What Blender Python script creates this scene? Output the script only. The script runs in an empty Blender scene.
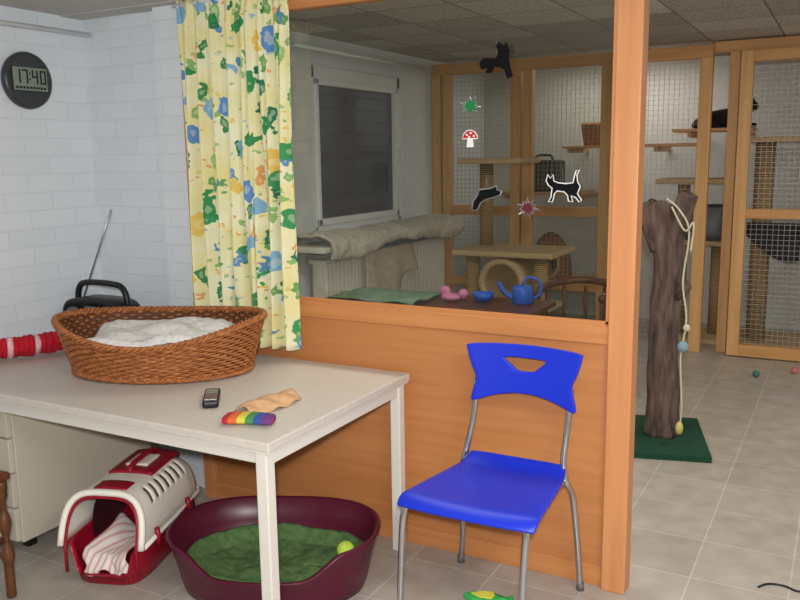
import bpy, bmesh, math, random
from mathutils import Vector, Matrix, noise
random.seed(4)
pi=math.pi; sin=math.sin; cos=math.cos
S=bpy.context.scene
S.view_settings.view_transform='Standard'
COL=bpy.context.collection

# ------------------------------------------------------------ materials
def srgb(c):
    return tuple((x/255/12.92) if x/255<=0.04045 else ((x/255+0.055)/1.055)**2.4 for x in c)+(1,)
def base(name,color,rough=0.6,metal=0.0,spec=0.4):
    m=bpy.data.materials.new(name); m.use_nodes=True
    b=m.node_tree.nodes['Principled BSDF']
    b.inputs['Base Color'].default_value=srgb(color); b.inputs['Roughness'].default_value=rough
    b.inputs['Metallic'].default_value=metal; b.inputs['Specular IOR Level'].default_value=spec
    return m
def N(m,t,**kw):
    n=m.node_tree.nodes.new(t)
    for k,v in kw.items(): setattr(n,k,v)
    return n
def L(m,a,b): m.node_tree.links.new(a,b)
def coords(m,scale=(1,1,1),swap=None,rot=(0,0,0),loc=(0,0,0)):
    tc=N(m,'ShaderNodeTexCoord'); out=tc.outputs['Object']
    if swap:
        s=N(m,'ShaderNodeSeparateXYZ'); c=N(m,'ShaderNodeCombineXYZ'); L(m,out,s.inputs[0])
        L(m,s.outputs[swap[0]],c.inputs[0]); L(m,s.outputs[swap[1]],c.inputs[1]); out=c.outputs[0]
    mp=N(m,'ShaderNodeMapping'); mp.inputs['Scale'].default_value=scale; mp.inputs['Rotation'].default_value=rot
    mp.inputs['Location'].default_value=loc
    L(m,out,mp.inputs[0]); return mp.outputs[0]
def bump(m,height,strength=0.3,dist=0.01):
    b=N(m,'ShaderNodeBump'); b.inputs['Strength'].default_value=strength; b.inputs['Distance'].default_value=dist
    L(m,height,b.inputs['Height']); L(m,b.outputs[0],m.node_tree.nodes['Principled BSDF'].inputs['Normal'])
def ramp(m,fac,stops,interp='LINEAR'):
    r=N(m,'ShaderNodeValToRGB'); r.color_ramp.interpolation=interp
    e=r.color_ramp.elements
    e[0].position=stops[0][0]; e[0].color=srgb(stops[0][1]); e[1].position=stops[1][0]; e[1].color=srgb(stops[1][1])
    for p,c in stops[2:]:
        x=e.new(p); x.color=srgb(c)
    L(m,fac,r.inputs[0]); return r.outputs[0]
def noisy(name,c1,c2,scale=(20,20,20),rough=0.6,bs=0.0,detail=4,metal=0,bd=0.01,spec=0.4):
    m=base(name,c1,rough,metal,spec); n=N(m,'ShaderNodeTexNoise'); n.inputs['Scale'].default_value=1; n.inputs['Detail'].default_value=detail
    L(m,coords(m,scale),n.inputs['Vector'])
    L(m,ramp(m,n.outputs['Fac'],[(0.3,c1),(0.7,c2)]),m.node_tree.nodes['Principled BSDF'].inputs['Base Color'])
    if bs: bump(m,n.outputs['Fac'],bs,bd)
    return m
def mixc(m,fac,a,b):
    x=N(m,'ShaderNodeMix',data_type='RGBA')
    L(m,fac,x.inputs[0])
    for s,i in ((a,6),(b,7)):
        if isinstance(s,tuple): x.inputs[i].default_value=srgb(s)
        else: L(m,s,x.inputs[i])
    return x.outputs[2]
def math_(m,op,a,b=None):
    x=N(m,'ShaderNodeMath',operation=op)
    for i,s in enumerate((a,b)):
        if s is None: continue
        if isinstance(s,(int,float)): x.inputs[i].default_value=s
        else: L(m,s,x.inputs[i])
    return x.outputs[0]

def brickwall(name,swap):
    m=base(name,(222,226,232),0.85,0,0.2)
    b=N(m,'ShaderNodeTexBrick'); b.inputs['Scale'].default_value=1; b.inputs['Brick Width'].default_value=0.25
    b.inputs['Row Height'].default_value=0.083; b.inputs['Mortar Size'].default_value=0.005; b.inputs['Mortar Smooth'].default_value=0.9
    b.inputs['Color1'].default_value=srgb((224,229,233)); b.inputs['Color2'].default_value=srgb((219,224,229)); b.inputs['Mortar'].default_value=srgb((213,219,224))
    v=coords(m,(1,1,1),swap); L(m,v,b.inputs['Vector'])
    L(m,b.outputs['Color'],m.node_tree.nodes['Principled BSDF'].inputs['Base Color'])
    n=N(m,'ShaderNodeTexNoise'); n.inputs['Scale'].default_value=35; n.inputs['Detail'].default_value=5; L(m,v,n.inputs['Vector'])
    h=math_(m,'SUBTRACT',math_(m,'MULTIPLY',n.outputs['Fac'],1.2),b.outputs['Fac']); bump(m,h,0.4,0.002)
    return m
M_wallX=brickwall('painted_brick_x',(1,2)); M_wallY=brickwall('painted_brick_y',(0,2))
M_plaster=noisy('plaster_white',(194,194,188),(204,204,198),(30,30,30),0.9,0.2)
def tilefloor():
    m=base('floor_tiles',(178,168,158),0.35,0,0.45)
    b=N(m,'ShaderNodeTexBrick'); b.offset=0; b.inputs['Scale'].default_value=1; b.inputs['Brick Width'].default_value=0.33
    b.inputs['Row Height'].default_value=0.33; b.inputs['Mortar Size'].default_value=0.0035; b.inputs['Mortar Smooth'].default_value=0.2
    b.inputs['Color1'].default_value=srgb((186,178,168)); b.inputs['Color2'].default_value=srgb((176,168,158)); b.inputs['Mortar'].default_value=srgb((202,197,190))
    v=coords(m,(1,1,1),None,(0,0,0),(0.1,0.12,0)); L(m,v,b.inputs['Vector'])
    n=N(m,'ShaderNodeTexNoise'); n.inputs['Scale'].default_value=9; n.inputs['Detail'].default_value=6; L(m,v,n.inputs['Vector'])
    mot=ramp(m,n.outputs['Fac'],[(0.3,(222,216,210)),(0.7,(255,255,255))])
    x=N(m,'ShaderNodeMix',data_type='RGBA',blend_type='MULTIPLY'); x.inputs[0].default_value=0.8
    L(m,b.outputs['Color'],x.inputs[6]); L(m,mot,x.inputs[7]); L(m,x.outputs[2],m.node_tree.nodes['Principled BSDF'].inputs['Base Color'])
    bump(m,math_(m,'SUBTRACT',1.0,b.outputs['Fac']),0.3,0.002); return m
M_floor=tilefloor()
def ceilmat():
    m=base('acoustic_tiles',(170,168,160),0.9,0,0.1)
    b=N(m,'ShaderNodeTexBrick'); b.offset=0; b.inputs['Scale'].default_value=1; b.inputs['Brick Width'].default_value=0.5
    b.inputs['Row Height'].default_value=0.5; b.inputs['Mortar Size'].default_value=0.006
    b.inputs['Color1'].default_value=srgb((226,224,218)); b.inputs['Color2'].default_value=srgb((180,178,172)); b.inputs['Mortar'].default_value=srgb((140,138,130))
    v=coords(m); L(m,v,b.inputs['Vector'])
    n=N(m,'ShaderNodeTexNoise'); n.inputs['Scale'].default_value=60; n.inputs['Detail'].default_value=3; L(m,v,n.inputs['Vector'])
    mot=ramp(m,n.outputs['Fac'],[(0.35,(190,188,180)),(0.6,(255,255,255))])
    x=N(m,'ShaderNodeMix',data_type='RGBA',blend_type='MULTIPLY'); x.inputs[0].default_value=0.8
    L(m,b.outputs['Color'],x.inputs[6]); L(m,mot,x.inputs[7]); L(m,x.outputs[2],m.node_tree.nodes['Principled BSDF'].inputs['Base Color'])
    bump(m,n.outputs['Fac'],0.4,0.004); return m
M_ceilfar=ceilmat()
M_ceil=noisy('ceiling_paint',(180,178,172),(190,188,182),(20,20,20),0.9)
M_panel=noisy('beech_plywood',(180,114,64),(194,130,78),(1.5,3,26),0.5,0,5)
M_postwood=noisy('beech_post',(194,128,80),(208,144,94),(30,30,1.5),0.45,0,5)
M_postwoodH=noisy('beech_rail',(188,122,70),(204,138,84),(1.5,30,30),0.45,0,5)
M_cageV=noisy('pine_vertical',(204,152,94),(222,174,116),(30,30,1.5),0.5,0,5)
M_cageH=noisy('pine_horizontal',(192,136,78),(212,160,102),(1.5,30,30),0.5,0,5)
M_desk=noisy('desk_laminate',(200,190,180),(208,199,189),(60,60,60),0.45)
M_deskmetal=base('desk_leg_paint',(218,212,202),0.4)
M_ped=base('pedestal_paint',(196,187,170),0.5)
M_dark=base('painted_opening_shade',(22,20,20),0.8)  # near-black colour standing for shade inside the cat cave
M_blue=base('blue_plastic',(14,46,196),0.42,0,0.5)
M_chrome=base('chrome',(200,200,205),0.18,1.0)
M_maroon=base('maroon_plastic',(84,18,42),0.35)
M_green=noisy('green_fleece',(66,94,52),(94,122,72),(40,40,40),0.95,0.6)
M_tennis=noisy('tennis_felt',(170,200,60),(190,220,90),(80,80,80),0.9,0.3)
M_cwhite=base('carrier_white',(238,233,221),0.4)
M_cred=base('carrier_red',(150,14,40),0.38)
M_towel=noisy('towel_white',(218,214,210),(236,232,228),(60,60,60),0.95,0.5)
M_fluff=noisy('fluffy_blanket',(200,190,172),(222,214,198),(34,34,34),0.98,1.0,8,bd=0.02)
def stripes():
    m=base('striped_towel',(220,190,190),0.95)
    w=N(m,'ShaderNodeTexWave'); w.inputs['Scale'].default_value=14; w.inputs['Distortion'].default_value=1.0; L(m,coords(m),w.inputs['Vector'])
    L(m,ramp(m,w.outputs['Fac'],[(0.6,(226,216,208)),(0.9,(208,160,156))]),m.node_tree.nodes['Principled BSDF'].inputs['Base Color']); return m
M_stripe=stripes()
M_wicker=noisy('wicker',(126,68,32),(188,118,64),(45,45,90),0.5,0.3)
M_wickerD=noisy('wicker_dark',(70,36,18),(104,58,30),(40,40,40),0.7)
M_black=base('black_plastic',(20,20,22),0.4)
M_mattblack=base('matt_black',(10,10,12),0.7,0,0.15)
M_grey=base('grey_plastic',(96,98,100),0.45)
M_lcd=base('lcd',(132,142,130),0.3)
M_silver=base('silver',(170,172,176),0.3,0.8)
M_steel=base('wire_steel',(176,172,160),0.45,0.3)
M_radi=base('radiator_enamel',(226,221,208),0.4)
M_winframe=base('window_pvc',(236,238,240),0.4)
M_winglass=base('night_glass',(24,27,28),0.12,0,0.6)
M_beige=noisy('beige_blanket',(190,172,144),(210,194,168),(25,25,25),0.95,0.5)
M_carpet=noisy('cat_tree_plush',(176,150,112),(202,176,136),(60,60,60),0.98,0.5)
def sisal():
    m=base('sisal_rope',(176,146,96),0.9)
    w=N(m,'ShaderNodeTexWave',bands_direction='Z'); w.inputs['Scale'].default_value=22; w.inputs['Distortion'].default_value=0.4; L(m,coords(m),w.inputs['Vector'])
    L(m,ramp(m,w.outputs['Fac'],[(0.1,(134,106,70)),(0.7,(192,162,114))]),m.node_tree.nodes['Principled BSDF'].inputs['Base Color']); bump(m,w.outputs['Fac'],0.8,0.006); return m
M_sisal=sisal()
M_bark=noisy('bark',(58,46,42),(122,100,90),(30,30,6),0.95,1.0,8,bd=0.02)
M_greenmat=noisy('green_carpet',(18,58,40),(30,76,52),(90,90,90),0.98,0.5)
M_rope=noisy('cotton_rope',(190,180,152),(210,202,176),(80,80,80),0.95)
M_darkwood=noisy('dark_wood',(78,44,24),(112,68,38),(8,30,30),0.4)
M_brownplush=noisy('brown_plush',(120,80,48),(150,104,66),(50,50,50),0.98,0.4)
M_catfur=noisy('black_fur',(14,13,14),(34,31,30),(50,50,50),0.85,0.5)
M_red=base('red_paint',(196,24,34),0.5); M_white=base('white_paint',(230,230,228),0.5)
M_redknit=noisy('red_knit',(172,12,34),(200,26,46),(60,60,60),0.95,0.5)
M_whiteknit=noisy('pink_white_knit',(222,160,164),(232,200,200),(60,60,60),0.95,0.5)
M_leaf=base('leaf_green',(30,120,60),0.4); M_leafd=base('leaf_maroon',(90,30,34),0.4)
M_pink=base('pink_plastic',(214,128,170),0.5); M_canblue=base('can_blue',(50,100,206),0.4)
M_tan=noisy('tan_cloth',(190,146,106),(208,166,124),(40,40,40),0.9,0.4)
M_eye=base('eye_yellow',(200,180,60),0.3)
def rainbow():
    m=base('rainbow_knit',(200,40,40),0.9)
    s=N(m,'ShaderNodeSeparateXYZ'); L(m,coords(m,(6.0,6.0,6.0),None,(0,0,-0.3),(10.3,0,0)),s.inputs[0])
    f=math_(m,'FRACT',s.outputs[0])
    L(m,ramp(m,f,[(0,(176,40,58)),(0.16,(206,100,50)),(0.32,(204,190,70)),(0.48,(70,134,76)),(0.64,(50,80,150)),(0.8,(104,56,120))],'CONSTANT'),m.node_tree.nodes['Principled BSDF'].inputs['Base Color']); return m
M_rainbow=rainbow()
def curtainmat():
    m=base('floral_curtain',(226,218,160),0.9,0,0.1)
    v0=coords(m,(1,0.3,1))
    nz=N(m,'ShaderNodeTexNoise'); nz.inputs['Scale'].default_value=24; nz.inputs['Detail'].default_value=2; L(m,v0,nz.inputs['Vector'])
    ad=N(m,'ShaderNodeMix',data_type='RGBA',blend_type='LINEAR_LIGHT'); ad.inputs[0].default_value=0.03; L(m,v0,ad.inputs[6]); L(m,nz.outputs['Color'],ad.inputs[7])
    bn=N(m,'ShaderNodeTexNoise'); bn.inputs['Scale'].default_value=7; L(m,v0,bn.inputs['Vector'])
    col=ramp(m,bn.outputs['Fac'],[(0.35,(228,225,192)),(0.65,(224,214,152))])
    def layer(col,sc,th,stops,str_,rz,ax,hole=0.0):
        mp=N(m,'ShaderNodeMapping'); mp.inputs['Scale'].default_value=ax; mp.inputs['Rotation'].default_value=(0,rz,0); mp.inputs['Location'].default_value=(str_,0,str_*2)
        L(m,ad.outputs[2],mp.inputs[0])
        vo=N(m,'ShaderNodeTexVoronoi'); vo.inputs['Scale'].default_value=sc; L(m,mp.outputs[0],vo.inputs['Vector'])
        s=N(m,'ShaderNodeSeparateColor'); L(m,vo.outputs['Color'],s.inputs[0])
        c2=ramp(m,s.outputs[0],stops,'CONSTANT')
        k=math_(m,'LESS_THAN',vo.outputs['Distance'],th)
        keep=math_(m,'GREATER_THAN',s.outputs[1],hole)
        k=math_(m,'MULTIPLY',k,keep)
        rim=math_(m,'GREATER_THAN',vo.outputs['Distance'],th*0.5)
        pale=N(m,'ShaderNodeMix',data_type='RGBA'); pale.inputs[0].default_value=0.3; L(m,c2,pale.inputs[6]); pale.inputs[7].default_value=srgb((236,234,200))
        c3=mixc(m,rim,pale.outputs[2],c2)
        return mixc(m,k,col,c3)
    col=layer(col,30,0.24,[(0,(222,190,100)),(0.3,(150,184,110)),(0.55,(150,184,200)),(0.78,(224,150,100))],0.3,0.3,(1,1,1),0.15)
    col=layer(col,20,0.30,[(0,(110,160,90)),(0.4,(140,180,110)),(0.7,(66,134,84))],1.7,0.7,(1,1,0.40),0.35)
    col=layer(col,20,0.30,[(0,(90,140,176)),(0.4,(50,120,84)),(0.8,(216,160,96))],4.1,-0.8,(1,1,0.40),0.45)
    col=layer(col,11,0.31,[(0,(60,140,84)),(0.3,(96,140,190)),(0.5,(130,172,200)),(0.68,(66,146,90)),(0.88,(224,190,96))],7.7,0.5,(1,1,0.62),0.40)
    L(m,col,m.node_tree.nodes['Principled BSDF'].inputs['Base Color']); return m
M_curtain=curtainmat()
def glassmat():
    m=bpy.data.materials.new('window_glass'); m.use_nodes=True; nt=m.node_tree; nt.nodes.clear()
    t=nt.nodes.new('ShaderNodeBsdfTransparent'); g=nt.nodes.new('ShaderNodeBsdfGlossy'); g.inputs['Roughness'].default_value=0.02
    t.inputs[0].default_value=(0.84,0.85,0.82,1)
    x=nt.nodes.new('ShaderNodeMixShader'); x.inputs[0].default_value=0.045; o=nt.nodes.new('ShaderNodeOutputMaterial')
    nt.links.new(t.outputs[0],x.inputs[1]); nt.links.new(g.outputs[0],x.inputs[2]); nt.links.new(x.outputs[0],o.inputs[0]); return m
M_glass=glassmat()
M_lamp=bpy.data.materials.new('lamp_diffuser'); M_lamp.use_nodes=True
_b=M_lamp.node_tree.nodes['Principled BSDF']; _b.inputs['Emission Color'].default_value=(1,0.96,0.9,1); _b.inputs['Emission Strength'].default_value=3

# ------------------------------------------------------------ mesh helpers
def E(name):
    e=bpy.data.objects.new(name,None); COL.objects.link(e); return e
def mk(name,verts,faces,mat,parent=None,smooth=False):
    me=bpy.data.meshes.new(name); me.from_pydata([tuple(v) for v in verts],[],faces); me.update()
    bm=bmesh.new(); bm.from_mesh(me); bmesh.ops.recalc_face_normals(bm,faces=bm.faces); bm.to_mesh(me); bm.free()
    me.materials.append(mat)
    if smooth:
        for p in me.polygons: p.use_smooth=True
    o=bpy.data.objects.new(name,me); COL.objects.link(o)
    if parent: o.parent=parent
    return o
BF=[(0,3,2,1),(4,5,6,7),(0,1,5,4),(1,2,6,5),(2,3,7,6),(3,0,4,7)]
def bev(o,w,seg=2):
    b=o.modifiers.new('bevel','BEVEL'); b.width=w; b.segments=seg; b.limit_method='ANGLE'; return o
def box(name,x0,x1,y0,y1,z0,z1,mat,parent=None,bevel=0):
    v=[(x0,y0,z0),(x1,y0,z0),(x1,y1,z0),(x0,y1,z0),(x0,y0,z1),(x1,y0,z1),(x1,y1,z1),(x0,y1,z1)]
    o=mk(name,v,BF,mat,parent)
    if bevel: bev(o,bevel)
    return o
def boxes(name,lst,mat,parent=None,bevel=0):
    V=[];F=[]
    for (x0,x1,y0,y1,z0,z1) in lst:
        n=len(V); V+=[(x0,y0,z0),(x1,y0,z0),(x1,y1,z0),(x0,y1,z0),(x0,y0,z1),(x1,y0,z1),(x1,y1,z1),(x0,y1,z1)]
        F+=[tuple(i+n for i in f) for f in BF]
    o=mk(name,V,F,mat,parent)
    if bevel: bev(o,bevel)
    return o
def loft(name,rings,mat,parent=None,cap0=True,cap1=True,smooth=True,closed=True,skip=None):
    V=[];F=[];n=len(rings[0])
    for r in rings: V+=list(r)
    m=n if closed else n-1
    for i in range(len(rings)-1):
        for j in range(m):
            if skip and skip(i,j): continue
            k=(j+1)%n; F.append((i*n+j,i*n+k,(i+1)*n+k,(i+1)*n+j))
    if cap0: F.append(tuple(range(n)))
    if cap1: F.append(tuple((len(rings)-1)*n+j for j in range(n)))
    return mk(name,V,F,mat,parent,smooth)
def catmull(P,k=6,closed=False):
    P=[Vector(p) for p in P]; out=[]; n=len(P)
    rng=range(n if closed else n-1)
    for i in rng:
        p0=P[(i-1)%n] if closed or i>0 else P[0]; p1=P[i]; p2=P[(i+1)%n]; p3=P[(i+2)%n] if closed or i+2<n else P[-1]
        for s in range(k):
            t=s/k; out.append(0.5*((2*p1)+(-p0+p2)*t+(2*p0-5*p1+4*p2-p3)*t*t+(-p0+3*p1-3*p2+p3)*t**3))
    if not closed: out.append(P[-1])
    return out
def tubegeo(P,r,seg=8,closed=False,rf=None):
    P=[Vector(p) for p in P]; n=len(P); rings=[]; u=None
    for i,p in enumerate(P):
        if closed: t=(P[(i+1)%n]-P[i-1]).normalized()
        else: t=(P[min(i+1,n-1)]-P[max(i-1,0)]).normalized()
        if u is None:
            a=Vector((0,0,1)) if abs(t.z)<0.9 else Vector((1,0,0)); u=t.cross(a).normalized()
        else:
            u=(u-t*u.dot(t)).normalized()
        w=t.cross(u); rr=rf(i/(n-1)) if rf else r
        rings.append([p+u*rr*cos(2*pi*j/seg)+w*rr*sin(2*pi*j/seg) for j in range(seg)])
    if closed: rings.append(rings[0])
    return rings
def tube(name,P,r,mat,parent=None,seg=10,smoothk=0,closed=False,rf=None):
    if smoothk: P=catmull(P,smoothk,closed)
    return loft(name,tubegeo(P,r,seg,closed,rf),mat,parent,not closed,not closed)
def ell(name,c,r,mat,parent=None,seg=24,rg=14,rot=None,disp=0,dsc=10):
    V=[];F=[]
    rings=[]
    for i in range(1,rg):
        a=pi*i/rg; rings.append([Vector((r[0]*sin(a)*cos(2*pi*j/seg),r[1]*sin(a)*sin(2*pi*j/seg),r[2]*cos(a))) for j in range(seg)])
    R=Matrix.Rotation(rot,3,'Z') if isinstance(rot,float) else (rot if rot else Matrix.Identity(3))
    c=Vector(c); V=[Vector((0,0,r[2]))]+[p for q in rings for p in q]+[Vector((0,0,-r[2]))]
    n=seg
    for j in range(n): F.append((0,1+j,1+(j+1)%n))
    for i in range(rg-2):
        for j in range(n): F.append((1+i*n+j,1+i*n+(j+1)%n,1+(i+1)*n+(j+1)%n,1+(i+1)*n+j))
    b=1+(rg-2)*n; e=len(V)-1
    for j in range(n): F.append((b+j,b+(j+1)%n,e))
    V=[c+R@(p*(1+disp*noise.noise(p*dsc+c))) for p in V]
    return mk(name,V,F,mat,parent,True)
def prism(name,pts,origin,ux,uy,th,mat,parent=None,bevel=0):
    o=Vector(origin); ux=Vector(ux); uy=Vector(uy); nn=ux.cross(uy).normalized()*th
    a=[o+ux*p[0]+uy*p[1] for p in pts]; n=len(a)
    V=a+[p+nn for p in a]; F=[tuple(range(n))[::-1],tuple(range(n,2*n))]+[(i,(i+1)%n,n+(i+1)%n,n+i) for i in range(n)]
    ob=mk(name,V,F,mat,parent)
    if bevel: bev(ob,bevel)
    return ob
def grid(name,nu,nv,fn,mat,parent=None,thick=0,smooth=True,subd=0):
    V=[fn(i/nu,j/nv) for i in range(nu+1) for j in range(nv+1)]
    F=[(i*(nv+1)+j,i*(nv+1)+j+1,(i+1)*(nv+1)+j+1,(i+1)*(nv+1)+j) for i in range(nu) for j in range(nv)]
    o=mk(name,V,F,mat,parent,smooth)
    if thick:
        s=o.modifiers.new('solid','SOLIDIFY'); s.thickness=thick; s.offset=0
    if subd:
        s=o.modifiers.new('sub','SUBSURF'); s.levels=subd; s.render_levels=subd
    return o
def sm(a,b,x):
    t=max(0,min(1,(x-a)/(b-a))); return t*t*(3-2*t)

# ------------------------------------------------------------ room shell
ZC=2.22; ZF=2.37
box('floor',-3.6,2.6,-5.2,5.3,-0.1,0,M_floor)
box('wall_left',-3.5,-3.3,-5.2,2.06,0,2.6,M_wallX)
lw=[( -3.5,-3.3,2.06,3.34,0,1.02),(-3.5,-3.3,2.06,3.34,2.18,2.6),(-3.5,-3.3,3.34,5.2,0,2.6)]
boxes('wall_left_far',lw,M_wallX)
box('wall_back',-3.5,2.6,5.1,5.3,0,2.6,M_plaster)
box('wall_right',2.4,2.6,-5.2,5.3,0,2.6,M_plaster)
box('wall_rear',-3.5,2.6,-5.2,-5.0,0,2.6,M_plaster)
boxes('wall_partition_stub',[(-3.3,-2.78,0.13,0.3,0,2.6),(-2.78,-2.56,0.06,0.3,0,2.6)],M_wallY)
box('ceiling',-3.5,2.6,-5.2,0.0,ZC,2.6,M_ceil)
box('ceiling_far',-3.5,2.6,0.12,5.3,ZF,2.6,M_ceilfar)
box('trim_ceiling_step',-3.3,2.4,0.0,0.12,ZC-0.005,2.6,M_ceil)
tube('trim_pipe',[(-3.24,-3.0,2.13),(-3.24,0.12,2.14)],0.011,M_winframe)

# partition
P=E('wooden_partition')
box('panel',-2.52,-0.70,0.0,0.03,0.06,0.90,M_panel,P)
box('sill_rail',-2.52,-0.70,-0.012,0.045,0.90,0.965,M_postwoodH,P,0.004)
box('bottom_rail',-2.52,-0.70,-0.006,0.04,0.0,0.075,M_postwoodH,P,0.003)
box('top_rail',-2.52,-0.70,-0.012,0.045,2.125,2.21,M_postwoodH,P,0.004)
box('left_post',-2.56,-2.50,-0.02,0.055,0,2.21,M_postwood,P,0.004)
box('right_post',-0.70,-0.615,-0.03,0.055,0,2.21,M_postwood,P,0.005)
box('glass_pane',-2.51,-0.70,0.012,0.018,0.96,2.13,M_glass,P)
box('glazing_bead',-2.5,-0.70,-0.002,0.012,0.965,0.98,M_postwoodH,P)
box('glazing_bead_side',-0.715,-0.70,-0.002,0.012,0.97,2.12,M_postwood,P)

# window in far room
W=E('window_1')
y0,y1,z0,z1=2.06,3.34,1.02,2.18
boxes('frame',[(-3.40,-3.31,y0,y0+.045,z0,z1),(-3.40,-3.31,y1-.045,y1,z0,z1),(-3.40,-3.31,y0,y1,z0,z0+.05),(-3.40,-3.31,y0,y1,z1-.09,z1)],M_winframe,W,0.006)
boxes('sash',[(-3.36,-3.30,y0+.045,y0+.085,z0+.05,z1-.09),(-3.36,-3.30,y1-.085,y1-.045,z0+.05,z1-.09),(-3.36,-3.30,y0+.045,y1-.045,z0+.05,z0+.10),(-3.36,-3.30,y0+.045,y1-.045,z1-.13,z1-.09)],M_winframe,W,0.006)
box('night_glass',-3.352,-3.34,y0+.07,y1-.07,z0+.08,z1-.11,M_winglass,W)
boxes('painted_reflection',[(-3.339,-3.337,y0+.09,y1-.09,z0+.16+i*.09,z0+.164+i*.09) for i in range(10)],base('reflection_grey',(40,44,44),0.5),W)  # greyer strips on the dark pane imitate a faint reflection
tube('handle',[(-3.30,y1-.065,1.60),(-3.265,y1-.065,1.60),(-3.265,y1-.065,1.50)],0.009,M_winframe,W)
tube('curtain_rail',[(-3.22,1.75,2.27),(-3.22,3.85,2.27)],0.014,M_winframe)
SH=E('window_sill')
box('board',-3.3,-3.0,1.7,3.85,0.93,0.97,M_radi,SH,0.005)
def blank(u,v):
    y=1.74+2.08*u; s=v
    if s<0.65: x=-3.28+0.29*(s/0.65); z=1.0+.028*sin(pi*s/.65)**.5
    else:
        k=(s-.65)/.35; x=-2.975+0.02*sin(pi*k)+0.012*sin(y*9); z=1.0-k*(0.10+0.03*sin(y*4))
    return (x+.012*noise.noise(Vector((y*14,z*14,1))),y,z+0.03*noise.noise(Vector((x*7,y*5,0)))+0.012*noise.noise(Vector((x*25,y*25,3)))+0.01)
grid('blanket',110,26,blank,M_fluff,SH,0.02)
R_=E('radiator')
boxes('fins',[(-3.24,-3.12,1.9+i*.05,1.936+i*.05,0.2,0.84) for i in range(38)],M_radi,R_,0.01)
box('top_grill',-3.25,-3.11,1.88,3.82,0.83,0.86,M_radi,R_,0.004)
boxes('brackets',[(-3.3,-3.2,2.1,2.14,0.3,0.34),(-3.3,-3.2,3.5,3.54,0.3,0.34),(-3.3,-3.2,2.1,2.14,0.7,0.74)],M_radi,R_)
def drp(u,v):
    y=2.35+0.75*u
    return (-3.085+0.025*sin(u*14)*v+0.02*v, y+0.05*(v-.5)*(u-.5), 0.87-0.42*v*(0.75+0.25*sin(u*5)))
grid('hanging_towel',30,14,drp,M_beige,R_,0.01)

# ------------------------------------------------------------ curtain
CU=E('floral_curtain')
def cur(x0,x1,zb,ph,nf):
    def f(u,v):
        z=2.2-(2.2-zb)*v
        w=x0+(x1-x0)*u
        amp=0.014+0.016*v
        y=-0.068+amp*sin(u*nf*2*pi+ph+0.5*sin(v*3+ph))+0.008*sin(u*nf*4.3*pi+v*2)
        if v<0.05: y=-0.06+0.5*(y+0.06)
        return (w+0.006*sin(v*5+u*9),y,z+0.006*sin(u*nf*2*pi))
    return f
grid('panel_wide',110,50,cur(-2.525,-2.15,0.80,0,5),M_curtain,CU,0.003)
grid('panel_narrow',80,50,cur(-2.18,-1.965,0.775,1.5,3),M_curtain,CU,0.003)
tube('rod',[(-2.55,-0.06,2.185),(-1.93,-0.06,2.185)],0.007,M_winframe,CU)

# ------------------------------------------------------------ wall clock
CK=E('wall_clock')
def disc(r,x,n=40,ry=1.0): return [Vector((x,-0.22+r*cos(2*pi*j/n)*ry,1.91+r*sin(2*pi*j/n))) for j in range(n)]
loft('body',[disc(.122,-3.3),disc(.126,-3.285),disc(.122,-3.27),disc(.110,-3.264),disc(.104,-3.268)],base('clock_case',(70,72,74),0.35,0.4),CK)
box('display',-3.268,-3.262,-0.305,-0.13,1.865,1.965,M_lcd,CK,0.002)
seg7={'1':'bc','7':'abc','4':'bcfg','0':'abcdef'}
def digit(ch,y,z,w,h,t,lst):
    s={'a':(y,y+w,z+h-t,z+h),'d':(y,y+w,z,z+t),'g':(y,y+w,z+h/2-t/2,z+h/2+t/2),'f':(y,y+t,z+h/2,z+h),'e':(y,y+t,z,z+h/2),'b':(y+w-t,y+w,z+h/2,z+h),'c':(y+w-t,y+w,z,z+h/2)}
    for k in seg7[ch]:
        a=s[k]; lst.append((-3.2625,-3.260,a[0],a[1],a[2],a[3]))
ds=[]
for ch,yy in (('1',-.30),('7',-.262),('4',-.21),('0',-.168)): digit(ch,yy,1.895,.03,.06,.007,ds)
ds+=[(-3.2625,-3.260,-.224,-.218,1.91,1.918),(-3.2625,-3.260,-.224,-.218,1.935,1.943)]
for i in range(9): ds.append((-3.2625,-3.260,-.297+i*.018,-.285+i*.018,1.872,1.882))
boxes('digits',ds,M_black,CK)

# ------------------------------------------------------------ desk
D=E('desk')
box('top',-3.27,-1.465,-0.93,-0.03,0.69,0.72,M_desk,D,0.004)
box('edge_band',-3.265,-1.47,-0.925,-0.035,0.683,0.69,M_deskmetal,D)
for i,(a,b) in enumerate([(-1.525,-0.92),(-1.52,-0.095),(-3.26,-0.095),(-3.26,-0.92)]):
    box('leg_%d'%(i+1),a,a+.042,b,b+.042,0,0.683,M_deskmetal,D,0.004)
boxes('frame_rails',[(-3.22,-1.52,-0.905,-0.875,0.64,0.683),(-3.22,-1.52,-0.085,-0.06,0.64,0.683),(-1.51,-1.485,-0.88,-0.09,0.64,0.683)],M_deskmetal,D,0.002)
box('pedestal_body',-3.21,-2.78,-0.82,-0.12,0.07,0.65,M_ped,D,0.004)
boxes('drawer_fronts',[(-3.205,-2.785,-0.842,-0.82,0.08+i*.142,0.215+i*.142) for i in range(4)],M_ped,D,0.004)
boxes('drawer_handles',[(-3.06,-2.92,-0.855,-0.842,0.17+i*.142,0.182+i*.142) for i in range(4)],M_grey,D)
boxes('pedestal_feet',[(-3.2,-3.16,-.74,-.70,0,.07),(-2.90,-2.86,-.74,-.70,0,.07),(-3.2,-3.16,-.19,-.15,0,.07),(-2.90,-2.86,-.19,-.15,0,.07)],M_black,D)

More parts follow.
